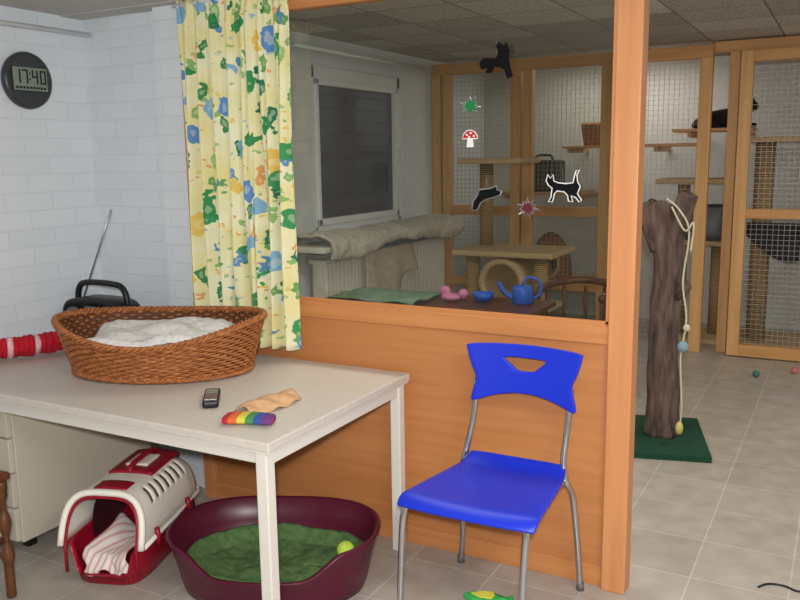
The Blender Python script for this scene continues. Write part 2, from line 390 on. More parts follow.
# ------------------------------------------------------------ wicker basket
B=E('wicker_basket')
bc=Vector((-2.375,-0.415,0.72)); ba=math.radians(24.8); BX=Vector((cos(ba),sin(ba),0)); BY=Vector((-sin(ba),cos(ba),0))
def bh(th):
    d=max(0,-sin(th))**3
    return 0.195-0.05*d+0.012*cos(2*th)
def bp(th,t,off=0.0):
    A=0.350+0.058*t+off; Bq=0.212+0.065*t+off
    return bc+BX*(A*cos(th))+BY*(Bq*sin(th))+Vector((0,0,0.012+bh(th)*t))
n=180
loft('inner_lining',[[bp(2*pi*j/n,t,-0.008) for j in range(n)] for t in (0,.25,.5,.75,1)],M_wickerD,B,True,False)
V=[];F=[]
def addrings(r):
    b=len(V); m=len(r[0])
    for q in r: V.extend(q)
    for i in range(len(r)-1):
        for j in range(m): F.append((b+i*m+j,b+i*m+(j+1)%m,b+(i+1)*m+(j+1)%m,b+(i+1)*m+j))
rows=16; NS=38
for k in range(rows):
    t=(k+.5)/rows
    addrings(tubegeo([bp(2*pi*j/n,t,0.006*sin(NS*2*pi*j/n*1.0+k*pi)) for j in range(n)],0.0056,5,True))
mk('weave',V,F,M_wicker,B,True)
V=[];F=[]
for j in range(76):
    th=2*pi*j/76
    addrings(tubegeo([bp(th,t,0.0) for t in (0,.3,.6,1)],0.0035,5))
mk('stakes',V,F,M_wickerD,B,True)
V=[];F=[]
for s in range(3):
    addrings(tubegeo([bp(2*pi*j/360,1.02,.008*cos(36*2*pi*j/360+s*2.094))+Vector((0,0,.008*sin(36*2*pi*j/360+s*2.094))) for j in range(360)],0.0066,6,True))
    addrings(tubegeo([bp(2*pi*j/360,0.02,.004+.006*cos(36*2*pi*j/360+s*2.094))+Vector((0,0,.006*sin(36*2*pi*j/360+s*2.094))) for j in range(360)],0.006,5,True))
mk('braided_rim',V,F,M_wicker,B,True)
def tw(u,v):
    a=(u-.5)*2; b=(v-.5)*2
    x=a*0.27-0.02; y=b*0.18+.015
    e=min(1,(1-abs(a))*6)*min(1,(1-abs(b))*6)
    z=0.118+0.02*e+0.03*noise.noise(Vector((a*1.3,b*1.6,3)))+0.012*abs(sin(3.1*a+2.2*b+1.2*sin(2*b)))+0.004*noise.noise(Vector((a*9,b*9,1)))+0.04*max(0,b)
    return bc+BX*x+BY*y+Vector((0,0,z))
grid('towel',60,44,tw,M_towel,B,0.01)
def cushion(u,v):
    r=v; th=2*pi*u
    return bc+BX*(0.355*r*cos(th))+BY*(0.215*r*sin(th))+Vector((0,0,0.09-0.02*r**4))
grid('cushion',48,8,cushion,M_beige,B)

# ------------------------------------------------------------ things on desk
RD=E('portable_radio')
def rr_(y,ins): 
    out=[]
    for j in range(40):
        th=2*pi*j/40; x,z=math.copysign(abs(cos(th))**.5,cos(th))*(.195-ins),math.copysign(abs(sin(th))**.6,sin(th))*(.105-ins)
        out.append(Vector((-3.01+x,y,.827+z)))
    return out
loft('body',[rr_(-.20,.02),rr_(-.208,.012),rr_(-.20,.0),rr_(-.08,.0),rr_(-.07,.012)],M_black,RD)
for i,x in enumerate((-3.12,-2.90)):
    loft('speaker_%d'%(i+1),[[Vector((x+r*cos(2*pi*j/28),y,0.825+r*sin(2*pi*j/28))) for j in range(28)] for r,y in ((.066,-.2),(.066,-.212),(.054,-.212),(.01,-.205))],M_grey,RD)
box('tape_deck',-3.045,-2.975,-0.213,-0.19,0.79,0.90,M_grey,RD,0.003)
tube('handle',[(-3.17,-.135,.90),(-3.16,-.135,.96),(-3.11,-.135,.995),(-2.91,-.135,.995),(-2.86,-.135,.96),(-2.85,-.135,.90)],0.014,M_black,RD,10,4)
tube('antenna',[(-3.17,-.1,.92),(-2.93,-.12,1.33)],0.004,M_silver,RD,8)
ell('antenna_tip',(-2.93,-.12,1.33),(.006,.006,.006),M_silver,RD,10,6)
RK=E('knitted_snake_toy')
pts=catmull([(-3.22,-.82,.778),(-3.17,-.68,.778),(-3.1,-.57,.778),(-3.04,-.46,.778),(-3.0,-.33,.778)],6)
for i,p in enumerate(pts[::1]):
    t=(pts[min(i+1,len(pts)-1)]-pts[max(i-1,0)]); ang=math.atan2(t.y,t.x)
    ell('segment_%d'%i,p,(.026,.056,.048+.003*sin(i*1.7)),(M_whiteknit if i%5==2 else M_redknit),RK,16,8,float(ang),.25,18)
PH=E('cordless_phone')
a=math.radians(128); ux=Vector((cos(a),sin(a),0)); uy=Vector((-sin(a),cos(a),0))
def lbox(name,c,ux,uy,l,w,z0,z1,mat,par,bevel=0):
    c=Vector(c); V=[]
    for z in (z0,z1):
        for s,t in ((-1,-1),(1,-1),(1,1),(-1,1)): V.append(c+ux*(s*l/2)+uy*(t*w/2)+Vector((0,0,z)))
    o=mk(name,V,BF,mat,par)
    if bevel: bev(o,bevel)
    return o
pc=Vector((-1.91,-.665,0))
lbox('body',pc,ux,uy,.18,.055,.721,.745,M_black,PH,.008)
lbox('screen',pc+ux*.045,ux,uy,.045,.042,.745,.747,M_lcd,PH)
lbox('keypad',pc-ux*.03,ux,uy,.08,.042,.745,.748,M_silver,PH,.001)
RB=E('rainbow_catnip_sock')
rbx=math.radians(22); rX=Vector((cos(rbx),sin(rbx),0)); rY=Vector((-sin(rbx),cos(rbx),0))
def sockring(u,k=1.0):
    w=(.044-.006*u)*k; h=.013*k; out=[]
    for j in range(24):
        th=2*pi*j/24
        out.append(Vector((-1.637,-.80,.7365))+rX*(-.078+.156*u)+rY*(math.copysign(abs(cos(th))**.7,cos(th))*w+.008*sin(u*4))+Vector((0,0,math.copysign(abs(sin(th))**.7,sin(th))*h)))
    return out
loft('sock',[sockring(-.03,.6),sockring(0,.9)]+[sockring(i/10) for i in range(1,10)]+[sockring(1,.9),sockring(1.03,.6)],M_rainbow,RB)
TN=E('tan_cloth')
def tanf(u,v):
    a=math.radians(80); p=Vector((-1.695,-.625,0)); X=Vector((cos(a),sin(a),0)); Y=Vector((-sin(a),cos(a),0))
    w=.062*(0.45+.55*sin(u*pi*.8+.3))
    return p+X*((u-.5)*.23)+Y*((v-.5)*2*w)+Vector((0,0,.727+.022*(1-(2*v-1)**2)+.005*sin(u*17+v*6)))
grid('cloth',24,12,tanf,M_tan,TN,.006)

# ------------------------------------------------------------ dog bed
DB=E('plastic_dog_bed')
dc=Vector((-1.80,-0.485,0)); da=math.radians(24); DX=Vector((cos(da),sin(da),0)); DY=Vector((-sin(da),cos(da),0))
def sup(th,A,Bq,e=2.4):
    c,s=cos(th),sin(th); return (math.copysign(abs(c)**(2/e),c)*A, math.copysign(abs(s)**(2/e),s)*Bq)
def dh(th):
    q=(th-(-pi/2)+pi)%(2*pi)-pi
    return 0.20-0.075*(1-sm(0.3,0.8,abs(q)))+0.01*abs(cos(th))
def dp(th,A,Bq,z,k=None):
    x,y=sup(th,A,Bq); return dc+DX*x+DY*y+Vector((0,0,z))
n=120; T=[2*pi*j/n for j in range(n)]
prof=[]
for A,zf in ((.31,0.0),(.335,.0),(.345,.15),(.365,.6),(.385,.93),(.392,1.0),(.384,1.03),(.372,1.0),(.35,.6),(.33,.15),(.31,.1)):
    prof.append([dp(t,A,A-.105,dh(t)*zf if zf>.12 or zf==0 else .018) for t in T])
loft('shell',prof,M_maroon,DB,True,True)
def gb(u,v):
    th=2*pi*u; r=v; x,y=sup(th,.335*r,.23*r)
    z=.05+.02*noise.noise(Vector((x*7,y*7,2)))+.05*sm(.8,1,r)+.009*noise.noise(Vector((x*22,y*22,5)))
    return dc+DX*x+DY*y+Vector((0,0,z))
grid('green_blanket',90,26,gb,M_green,DB,.01)
ell('tennis_ball',(-1.545,-.40,.13),(.033,.033,.033),M_tennis,DB)

# ------------------------------------------------------------ pet carrier
PC=E('pet_carrier')
pf=Vector((-2.325,-0.84,0)); LU=Vector((-.33,.944,0)).normalized(); LV=Vector((.944,.33,0)).normalized()
KZ=.92
def cp(u,v,z): return pf+LU*u+LV*v+Vector((0,0,z*KZ))
nb=44
rb_=[]
for z,ins,fr in ((0.0,.035,.03),(.01,.025,.02),(.08,.012,.01),(.15,0,0),(.165,0,0),(.165,-.006,-.006),(.175,-.006,-.006),(.175,.012,.012),(.16,.014,.014),(.03,.04,.035)):
    ring=[]
    for j in range(nb):
        th=2*pi*j/nb; x,y=sup(th,.28-fr,.16-ins,5)
        zz=z
        if z>.07: 
            k=sm(-.2,-.27,x)
            zz=z-(z-.055)*k*(1-sm(.09,.13,abs(y)))
        ring.append(cp(.28+x,y,zz))
    rb_.append(ring)
loft('base_tub',rb_,M_cred,PC,True,True)
NL,NA=30,40
rings=[]
def shp(u,j,NAx,inset=0):
    w=.158*(1-.10*sm(.75,1,u)**1.5)-inset
    h=.205*(1-.12*sm(.8,1,u)**2)-inset
    th=pi*j/NAx; c,s=cos(th),sin(th)
    v=w*math.copysign(abs(c)**.55,c); z=.17+h*abs(s)**.62
    lean=.16*(z-.17)*(1-u)*1.9 - .12*(z-.17)*u*1.6
    return cp(.005+.55*u+lean,v,z)
for i in range(NL+1): rings.append([shp(i/NL,j,NA) for j in range(NA+1)])
def sk(i,j):
    side=(7<=j<=13 or NA-14<=j<=NA-8)
    if side and 5<=i<=NL-4 and (i%3==0): return True
    return False
o=loft('top_shell',rings,M_cwhite,PC,False,False,True,False,sk)
so=o.modifiers.new('s','SOLIDIFY'); so.thickness=.006
mk('back_wall',rings[-1],[tuple(range(NA+1))],M_cwhite,PC)
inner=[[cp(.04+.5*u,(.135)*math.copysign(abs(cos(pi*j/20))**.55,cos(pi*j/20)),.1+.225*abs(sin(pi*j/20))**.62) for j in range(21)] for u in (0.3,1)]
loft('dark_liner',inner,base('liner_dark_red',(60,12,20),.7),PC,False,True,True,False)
tube('shell_front_rim',[Vector(p)-LU*.002 for p in rings[0]],.013,M_cwhite,PC,8)
ar=[shp(0,j,NA,.018)-LU*.002 for j in range(NA+1)]
tube('door_frame',[ar[0]-Vector((0,0,.1))]+ar+[ar[-1]-Vector((0,0,.1))],.006,M_cred,PC,8)
tube('shell_flange',[cp(.02,.163,.172),cp(.54,.15,.172),cp(.565,.1,.172),cp(.565,-.1,.172),cp(.54,-.15,.172),cp(.02,-.163,.172)],.008,M_cwhite,PC,8,3)
def hatch(u,v):
    uu=.23+.25*u; vv=(v-.5)*.18
    return cp(uu+.03,vv,.380-1.2*vv*vv)
grid('roof_hatch',14,10,hatch,M_cred,PC,.014)
def hb(u,v):
    uu=.285+.12*u; vv=(v-.5)*.09
    return cp(uu+.03,vv,.389-.5*vv*vv)
grid('roof_inlay',8,6,hb,M_cwhite,PC,.010)
def fh(u,v):
    uu=.07+.07*u; vv=(v-.5)*.13
    return cp(uu+.03,vv,.379-1.2*vv*vv)
grid('front_plate',6,10,fh,M_cred,PC,.008)
tube('handle',[cp(.26,0,.38),cp(.28,0,.402),cp(.37,0,.407),cp(.46,0,.402),cp(.485,0,.375)],.011,M_cred,PC,10,4)
for k,(uu) in enumerate((.12,.4)):
    tube('latch_%d'%k,[cp(uu,.168,.14),cp(uu,.172,.175),cp(uu,.166,.21)],.01,M_cred,PC,8)
def twl(u,v):
    x=-.085+.17*u
    if v<.5: uu=.30-.5*v; z=.055+.08*(1-v)*abs(sin(u*4+1))+.03
    else: uu=.05-.06*(v-.5); z=.105-.10*(v-.5)
    return cp(uu-.012*sin(u*9),x+.012*sin(v*9),max(.02,z+.012*sin(u*12+v*3)))
grid('striped_towel',36,36,twl,M_stripe,PC,.01)

# ------------------------------------------------------------ blue chair
CH=E('blue_chair')
cx=-.978
outer=[(-.205,.205),(-.1,.212),(0,.214),(.1,.212),(.205,.205),(.212,.19),(.196,.13),(.178,.085),(.19,.03),(.196,.0),(.188,-.006),(.12,.02),(.05,.035),(0,.038),(-.05,.035),(-.12,.02),(-.188,-.006),(-.196,.0),(-.19,.03),(-.178,.085),(-.196,.13),(-.212,.19)]
hole=[(-.068,.166),(0,.167),(.072,.165),(.079,.158),(.048,.130),(.03,.120),(0,.118),(-.022,.120),(-.042,.133),(-.074,.159)]
def resample(poly,ctr,nn):
    out=[]
    for i in range(nn):
        a=2*pi*i/nn; d=Vector((cos(a),sin(a))); best=0
        for k in range(len(poly)):
            p=Vector(poly[k])-ctr; q=Vector(poly[(k+1)%len(poly)])-ctr; e=q-p
            den=d.x*e.y-d.y*e.x
            if abs(den)<1e-9: continue
            t=(p.x*e.y-p.y*e.x)/den; s=(p.x*d.y-p.y*d.x)/den
            if t>0 and -1e-6<=s<=1+1e-6: best=max(best,t)
        out.append(ctr+d*best)
    return out
ctr=Vector((0,.147)); nn=128
def cat2(poly): return [(p.x,p.y) for p in catmull([(x,y,0) for x,y in poly],3,True)]
ro=resample(cat2(outer),ctr,nn); rh=resample(cat2(hole),ctr,nn)
rings=[]
for k in range(9):
    t=k/8; ring=[]
    for a,b in zip(rh,ro):
        p=a.lerp(b,t); x,z=p
        y=-.085-0.9*x*x*0.55+.02*(z-.1)
        ring.append(Vector((cx+x,y+.03*z,.675+z)))
    rings.append(ring)
o=loft('backrest',rings,M_blue,CH,False,False)
s=o.modifiers.new('s','SOLIDIFY'); s.thickness=.012; s.offset=0; bev(o,.003)
def seat(u,v):
    wf=.243; wb=.185; w=wf+(wb-wf)*v
    a=(u-.5)*2
    x=-1.005+.02*v+a*w*(1-.04*(abs(2*v-1))**10)
    y=-.575+.445*v+(0.018*(abs(a)**4) if v<.15 else 0)*(1-v/.15)
    z=.458-.014*(1-a*a)*(1-(2*v-1)**2)
    if v<.14: z-=.028*((.14-v)/.14)**2
    if v>.82: z+=.03*((v-.82)/.18)**2
    z-=.006*abs(a)**8
    return (x,y,z)
o=grid('seat',28,28,seat,M_blue,CH,.014); bev(o,.004)
def ske(name,P): tube(name,P,.0115,M_chrome,CH,12,5)
ske('rear_leg_left',[(-1.235,-.06,.0),(-1.22,-.075,.15),(-1.205,-.10,.36),(-1.195,-.13,.43),(-1.18,-.125,.5),(-1.165,-.095,.62),(-1.158,-.088,.75)])
ske('rear_leg_right',[(-.765,-.06,.0),(-.772,-.075,.15),(-.787,-.10,.36),(-.80,-.14,.43),(-.815,-.13,.5),(-.812,-.10,.62),(-.805,-.09,.75)])
ske('side_tube_left',[(-1.235,-.56,.0),(-1.235,-.545,.2),(-1.23,-.525,.40),(-1.21,-.47,.437),(-1.195,-.3,.44),(-1.19,-.14,.43)])
ske('side_tube_right',[(-.815,-.55,.0),(-.815,-.53,.2),(-.812,-.51,.40),(-.81,-.47,.435),(-.808,-.3,.44),(-.81,-.14,.43)])
tube('cross_tube',[(-1.195,-.4,.432),(-.81,-.4,.432)],.01,M_chrome,CH)
for i,(x,y) in enumerate(((-1.235,-.06),(-.765,-.06),(-1.235,-.56),(-.815,-.55))):
    tube('foot_%d'%i,[(x,y,0),(x,y,.03)],.014,M_grey,CH,12)

# ------------------------------------------------------------ suncatchers on glass
def sun(name,pts,x,z,s,mat,border=None,flip=1,bw=.0022):
    g=E(name); GY=-0.008
    if border:
        loop=[Vector((x+flip*p[0]*s,GY,z+p[1]*s)) for p in pts]
        tube('outline',loop,bw,border,g,6,0,True)
    prism('body',pts,(x,GY+.004,z),(flip*s,0,0),(0,0,s),.003,mat,g)
    tube('thread',[(x,GY,z+.3*s),(x,GY,z+1.2*s)],.0006,M_silver,g,5)
    return g
catwalk=[(-1,.1),(-.85,.35),(-.8,.75),(-.95,1.0),(-.75,.95),(-.65,.6),(-.6,.3),(-.2,.25),(.25,.3),(.5,.4),(.55,.75),(.7,.55),(.85,.75),(.95,.4),(.8,.15),(.6,0),(.65,-.5),(.8,-.75),(.55,-.75),(.45,-.3),(.3,-.15),(-.1,-.2),(-.3,-.4),(-.35,-.7),(-.6,-.75),(-.5,-.4),(-.75,-.5),(-.95,-.75),(-1.1,-.65),(-.85,-.3)]
catclimb=[(-.9,-.4),(-1.0,-.1),(-.8,.15),(-.4,.1),(0,.1),(.15,.4),(.0,.8),(.2,1.0),(.4,.75),(.6,.9),(.75,.5),(.7,.1),(.8,-.4),(.95,-.9),(.7,-1.0),(.5,-.5),(.2,-.35),(-.1,-.3),(-.35,-.65),(-.65,-.6),(-.5,-.35)]
catsleep=[(-1,-.9),(-.9,-.4),(-.6,0),(-.5,.3),(-.1,.35),(.3,.4),(.6,.55),(.7,.3),(1.0,.25),(.9,0),(.6,-.1),(.3,-.2),(-.1,-.3),(-.4,-.5),(-.6,-.9),(-.8,-1.0)]
leafp=[]
for i in range(22):
    a=pi/2+2*pi*i/22; r=1.0 if i%4==0 else (.45 if i%2 else .75); leafp.append((r*cos(a),r*sin(a)*.85))
sun('cat_suncatcher',catclimb,-1.12,1.875,.062,M_mattblack,M_mattblack,1,.003)
sun('leaf_suncatcher',leafp,-1.22,1.725,.042,M_leaf,M_silver)
mu=sun('mushroom_suncatcher',[(-1,0),(-.85,.55),(-.4,.95),(.1,1.0),(.6,.8),(.95,.3),(1,0)],-1.22,1.61,.030,M_red,M_white)
prism('stem',[(-.35,0),(.35,0),(.45,-1.0),(-.45,-1.0)],(-1.22,-.005,1.61),(.03,0,0),(0,0,.03),.003,M_white,mu)
for i,(a,b) in enumerate(((-.4,.45),(.1,.65),(.5,.3),(-.1,.2))): ell('spot_%d'%i,(-1.22+a*.03,-.009,1.61+b*.03),(.005,.002,.004),M_white,mu,10,6)
sun('cat_suncatcher.001',catsleep,-1.155,1.41,.058,M_mattblack,M_silver)
sun('leaf_suncatcher.001',leafp,-1.0,1.365,.042,M_leafd,M_silver)
sun('cat_suncatcher.002',catwalk,-.875,1.435,.062,M_mattblack,M_white,-1)

# ------------------------------------------------------------ cages at the back
CG=E('cat_enclosure')
YC=3.9
vp=[(-3.29,-3.21),(-3.19,-3.12),(-2.56,-2.475),(-2.455,-2.37),(-1.80,-1.71),(-1.06,-.97)]
boxes('posts',[(a,b,YC,YC+.07,0,2.25) for a,b in vp],M_cageV,CG,.003)
boxes('rails',[(-3.29,-.97,YC-.01,YC+.07,2.24,2.33),(-3.12,-2.56,YC+.005,YC+.065,1.04,1.12),(-2.37,-1.8,YC+.005,YC+.065,1.04,1.12),(-3.12,-2.56,YC+.005,YC+.065,0.0,.09),(-2.37,-1.8,YC+.005,YC+.065,0,.09),(-3.12,-2.56,YC+.005,YC+.065,.42,.48),(-2.37,-1.8,YC+.005,YC+.065,.42,.48)],M_cageH,CG,.003)
def wiremesh(name,x0,x1,z0,z1,y,par,sp=.038,w=.0012):
    l=[]
    k=int((x1-x0)/sp)
    for i in range(k+1): l.append((x0+i*sp-w,x0+i*sp+w,y-w,y+w,z0,z1))
    k=int((z1-z0)/sp)
    for i in range(k+1): l.append((x0,x1,y-w,y+w,z0+i*sp-w,z0+i*sp+w))
    return boxes(name,l,M_steel,par)
wiremesh('wire_mesh_a',-3.12,-2.56,.09,2.24,YC+.075,CG)
wiremesh('wire_mesh_b',-2.37,-1.80,.09,2.24,YC+.075,CG)
wiremesh('wire_mesh_c',-1.71,-1.06,.09,2.24,YC+.075,CG)
DR=E('enclosure_door')
boxes('stiles',[(-.77,-.685,3.86,3.92,.01,2.27),(.10,.185,3.86,3.92,.01,2.27)],M_cageV,DR,.003)
boxes('rails',[(-.685,.10,3.86,3.92,2.19,2.27),(-.685,.10,3.865,3.915,1.06,1.13),(-.685,.10,3.86,3.92,.01,.10)],M_cageH,DR,.003)
wiremesh('wire_mesh',-.685,.10,.10,2.19,3.925,DR)
EF=E('enclosure_frame')
boxes('posts',[(-.86,-.79,3.98,4.04,0,2.28),(.2,.28,3.9,3.97,0,2.28)],M_cageV,EF,.003)
boxes('rails',[(-.97,2.4,3.98,4.04,2.28,2.36)],M_cageH,EF,.003)
wiremesh('wire_mesh',.28,1.6,.0,2.28,3.94,EF)
SF=E('enclosure_shelves')
boxes('boards',[(-2.9,-2.1,4.45,4.9,1.19,1.215),(-3.2,-1.75,4.35,4.9,.40,.425),(-2.3,-1.9,4.5,4.9,1.60,1.62),(-1.6,-1.1,4.35,4.75,1.60,1.625),(-1.3,-.7,4.2,4.6,1.71,1.735)],M_cageH,SF,.003)
boxes('brackets',[(-2.85,-2.82,4.5,5.1,1.15,1.19),(-2.15,-2.12,4.5,5.1,1.15,1.19),(-3.1,-3.07,4.5,5.1,.36,.40),(-1.85,-1.82,4.5,5.1,.36,.40),(-2.25,-2.22,4.5,5.1,1.56,1.60),(-1.95,-1.92,4.5,5.1,1.56,1.60),(-1.5,-1.47,4.5,5.1,1.56,1.60),(-1.2,-1.17,4.3,5.1,1.67,1.71),(-.8,-.77,4.3,5.1,1.67,1.71)],M_cageH,SF)
TB=E('transport_box')
box('body',-2.68,-2.36,4.5,4.85,1.216,1.5,M_black,TB,.04)
boxes('door_grille',[(-2.64+i*.03,-2.632+i*.03,4.49,4.5,1.26,1.46) for i in range(9)],M_grey,TB)
tube('handle',[(-2.6,4.67,1.5),(-2.58,4.67,1.54),(-2.46,4.67,1.54),(-2.44,4.67,1.5)],.012,M_black,TB,8,3)
SB=E('small_wicker_basket')
loft('body',[[Vector((-2.07+r*cos(2*pi*j/30)*1.1+ (.003*(j%2)),4.68+r*sin(2*pi*j/30),z)) for j in range(30)] for r,z in ((.07,1.622),(.075,1.63),(.09,1.74),(.10,1.80),(.095,1.82),(.085,1.80),(.065,1.64))],M_brownplush,SB)
IG=E('cat_cave')
rg=[]
for i in range(13):
    a=pi/2*i/12; rg.append([Vector((-2.42+.2*cos(a)*cos(2*pi*j/40),4.6+.19*cos(a)*sin(2*pi*j/40),.427+.42*sin(a))) for j in range(40)])
loft('dome',rg,M_brownplush,IG)
loft('entrance',[[Vector((-2.40+r*cos(2*pi*j/30),y,.57+r*1.15*sin(2*pi*j/30))) for j in range(30)] for r,y in ((.115,4.47),(.125,4.42),(.115,4.40),(.095,4.42),(.09,4.46))],M_carpet,IG,False,False)
mk('opening_shade',[Vector((-2.40+.095*cos(2*pi*j/30),4.43,.57+.109*sin(2*pi*j/30))) for j in range(30)],[tuple(range(30))],M_dark,IG)  # flat dark disc paints the shaded interior; the dome has no hole

# cat trees
def ctree(name,base_,posts,plats,extra=None):
    g=E(name)
    box('base',*base_,0,.04,M_carpet,g,.01)
    for i,(x,y,z0,z1,r) in enumerate(posts): tube('post_%d'%(i+1),[(x,y,z0),(x,y,z1)],r,M_sisal,g,20)
    for i,p in enumerate(plats): box('platform_%d'%(i+1),*p,M_carpet,g,.012)
    return g
g=ctree('cat_tree',(-2.47,-1.75,2.55,3.1),[(-2.37,2.68,.04,.85,.05),(-1.86,2.68,.04,.85,.05),(-2.38,2.95,.89,1.49,.05)],[(-2.48,-1.74,2.55,3.1,.85,.89),(-2.50,-2.02,2.68,3.12,1.49,1.53)])
n=32
loft('sleeping_barrel',[[Vector((-2.12+r*cos(2*pi*j/n),y,.67+r*sin(2*pi*j/n))) for j in range(n)] for r,y in ((.17,3.0),(.175,2.62),(.165,2.58),(.13,2.58),(.125,2.62),(.125,2.97))],M_carpet,g)
box('barrel_board',-2.42,-1.8,2.6,3.05,.46,.49,M_carpet,g,.008)
g=ctree('cat_tree.001',(-1.35,-.82,4.2,4.7),[(-1.22,4.4,.04,1.3,.05),(-.95,4.5,.04,.8,.05)],[(-1.42,-.88,4.2,4.6,1.30,1.34),(-1.2,-.8,4.25,4.7,.8,.84)])
loft('soft_box',[[Vector((-1.05+a*math.copysign(abs(cos(2*pi*j/32))**.5,cos(2*pi*j/32)),4.47+a*math.copysign(abs(sin(2*pi*j/32))**.5,sin(2*pi*j/32)),z)) for j in range(32)] for a,z in ((.15,.84),(.16,.9),(.16,1.1),(.14,1.12),(.13,1.0))],M_grey,g)
g=ctree('cat_tree.002',(-.8,0.0,4.2,4.8),[(-.62,4.4,.04,1.62,.075),(-.15,4.5,.04,.95,.05)],[(-.74,-.2,4.2,4.7,1.62,1.66),(-.3,.1,4.3,4.75,1.18,1.21)])
M_ham=base('hammock_dark',(40,40,44),.9)
def hm(u,v): return (-.68+.6*u,4.15+.4*v,1.0-.24*sin(pi*u)-.03*sin(pi*v))
grid('hammock',20,10,hm,M_ham,g,.02)
def hs(u,v): return (-.70+.64*u,4.14,1.01-(.10+.2*sin(pi*u))*v)
grid('hammock_side',20,8,hs,M_ham,g,.01)

# black cat lying on the shelf
def skincat(name,loc,ang):
    g=E(name)
    J=[((-.17,0,.075),.062),((-.06,0,.085),.075),((.06,0,.085),.068),((.14,0,.11),.05),((.185,0,.145),.04),((.225,-.01,.165),.042),((.262,-.012,.155),.024),
       ((-.22,.02,.06),.035),((-.28,.06,.025),.018),((-.24,.12,.016),.014),((-.12,.15,.014),.012),((-.02,.15,.014),.009),
       ((-.12,-.075,.05),.045),((-.05,-.10,.028),.026),((.0,-.105,.018),.018),
       ((.11,-.055,.05),.03),((.16,-.065,.02),.02),((.24,-.06,.016),.016),
       ((.11,.055,.05),.03),((.17,.055,.02),.02),((.24,.045,.016),.016)]
    Ed=[(0,1),(1,2),(2,3),(3,4),(4,5),(5,6),(0,7),(7,8),(8,9),(9,10),(10,11),(0,12),(12,13),(13,14),(2,15),(15,16),(16,17),(2,18),(18,19),(19,20)]
    Rm=Matrix.Rotation(ang,3,'Z'); lo=Vector(loc)
    me=bpy.data.meshes.new('body'); me.from_pydata([tuple(lo+Rm@Vector(p)) for p,_ in J],Ed,[]); me.materials.append(M_catfur)
    ob=bpy.data.objects.new('body',me); COL.objects.link(ob); ob.parent=g
    md=ob.modifiers.new('skin','SKIN'); md.use_smooth_shade=True
    if not me.skin_vertices:
        bm=bmesh.new(); bm.from_mesh(me); bm.verts.layers.skin.verify(); bm.to_mesh(me); bm.free()
    for v,(p,r) in zip(me.skin_vertices[0].data,J): v.radius=(r,r)
    me.skin_vertices[0].data[0].use_root=True
    sd=ob.modifiers.new('sub','SUBSURF'); sd.levels=2; sd.render_levels=2
    def T_(p): return lo+Rm@Vector(p)
    for i,s in enumerate((-1,1)):
        c=T_((.215,-.01+s*.024,.19)); 
        V=[c+Rm@Vector(q) for q in ((-.012,-.014,0),(.012,-.010,0),(.010,.012,0),(-.012,.012,0),(-.004,s*.006,.042))]
        mk('ear_%d'%i,V,[(0,1,2,3),(0,1,4),(1,2,4),(2,3,4),(3,0,4)],M_catfur,g)
        ell('eye_%d'%i,T_((.252,-.012+s*.016,.172)),(.005,.006,.006),M_eye,g,10,6)
    return g
skincat('black_cat',(-.93,4.38,1.737),math.radians(-12))

# ------------------------------------------------------------ scratching log
LG=E('scratching_log')
lb=[(-.53,1.45),(-.70,2.08),(-1.20,1.95),(-1.02,1.32)]
prism('base_board',lb[::-1],(0,0,0.03),(1,0,0),(0,1,0),-.03,M_greenmat,LG)
path=catmull([(-.825,1.72,.03),(-.83,1.72,.3),(-.845,1.71,.6),(-.825,1.71,.9),(-.84,1.7,1.15),(-.86,1.7,1.29)],8)
rings=[];n=40
for i,p in enumerate(path):
    t=i/(len(path)-1); r=.078+.008*sin(t*9)+.010*sm(.75,1,t)+.015*(1-sm(0,.12,t))
    ring=[]
    for j in range(n):
        a=2*pi*j/n; q=Vector((cos(a),sin(a),0))
        rr=r*(1+.18*noise.noise(Vector((q.x*1.6,q.y*1.6,p.z*3)))+.12*noise.noise(Vector((q.x*5,q.y*5,p.z*7))))
        ring.append(p+q*rr+Vector((0,0,(.02*sin(3*a) if i==len(path)-1 else 0))))
    rings.append(ring)
loft('trunk',rings,M_bark,LG)
tube('branch_stub_right',[(-.82,1.7,1.1),(-.77,1.69,1.24),(-.735,1.68,1.34)],.05,M_bark,LG,14,4,False,lambda t:.06-.012*t)
tube('branch_stub_left',[(-.87,1.7,1.05),(-.93,1.68,1.2),(-.955,1.67,1.29)],.05,M_bark,LG,14,4,False,lambda t:.055-.012*t)
tube('knot_stub',[(-.79,1.7,.82),(-.725,1.67,.87)],.04,M_bark,LG,12,0,False,lambda t:.05-.015*t)
tube('rope',[(-.83,1.6,1.32),(-.76,1.585,1.26),(-.71,1.585,1.15),(-.73,1.585,.9),(-.705,1.585,.7),(-.725,1.585,.5),(-.71,1.585,.25),(-.715,1.585,.12)],.005,M_rope,LG,8,8)
tube('rope_loop',[(-.80,1.58,1.28),(-.73,1.575,1.16),(-.69,1.58,1.20),(-.70,1.59,1.05)],.005,M_rope,LG,8,6)
ell('rope_ball',(-.715,1.575,.56),(.028,.028,.03),base('ball_bluewhite',(130,160,170),.7),LG)
ell('rope_mouse',(-.715,1.575,.12),(.02,.027,.036),base('yellow_felt',(200,188,110),.8),LG)
ell('rope_bead',(-.70,1.575,.66),(.018,.018,.02),M_rope,LG)

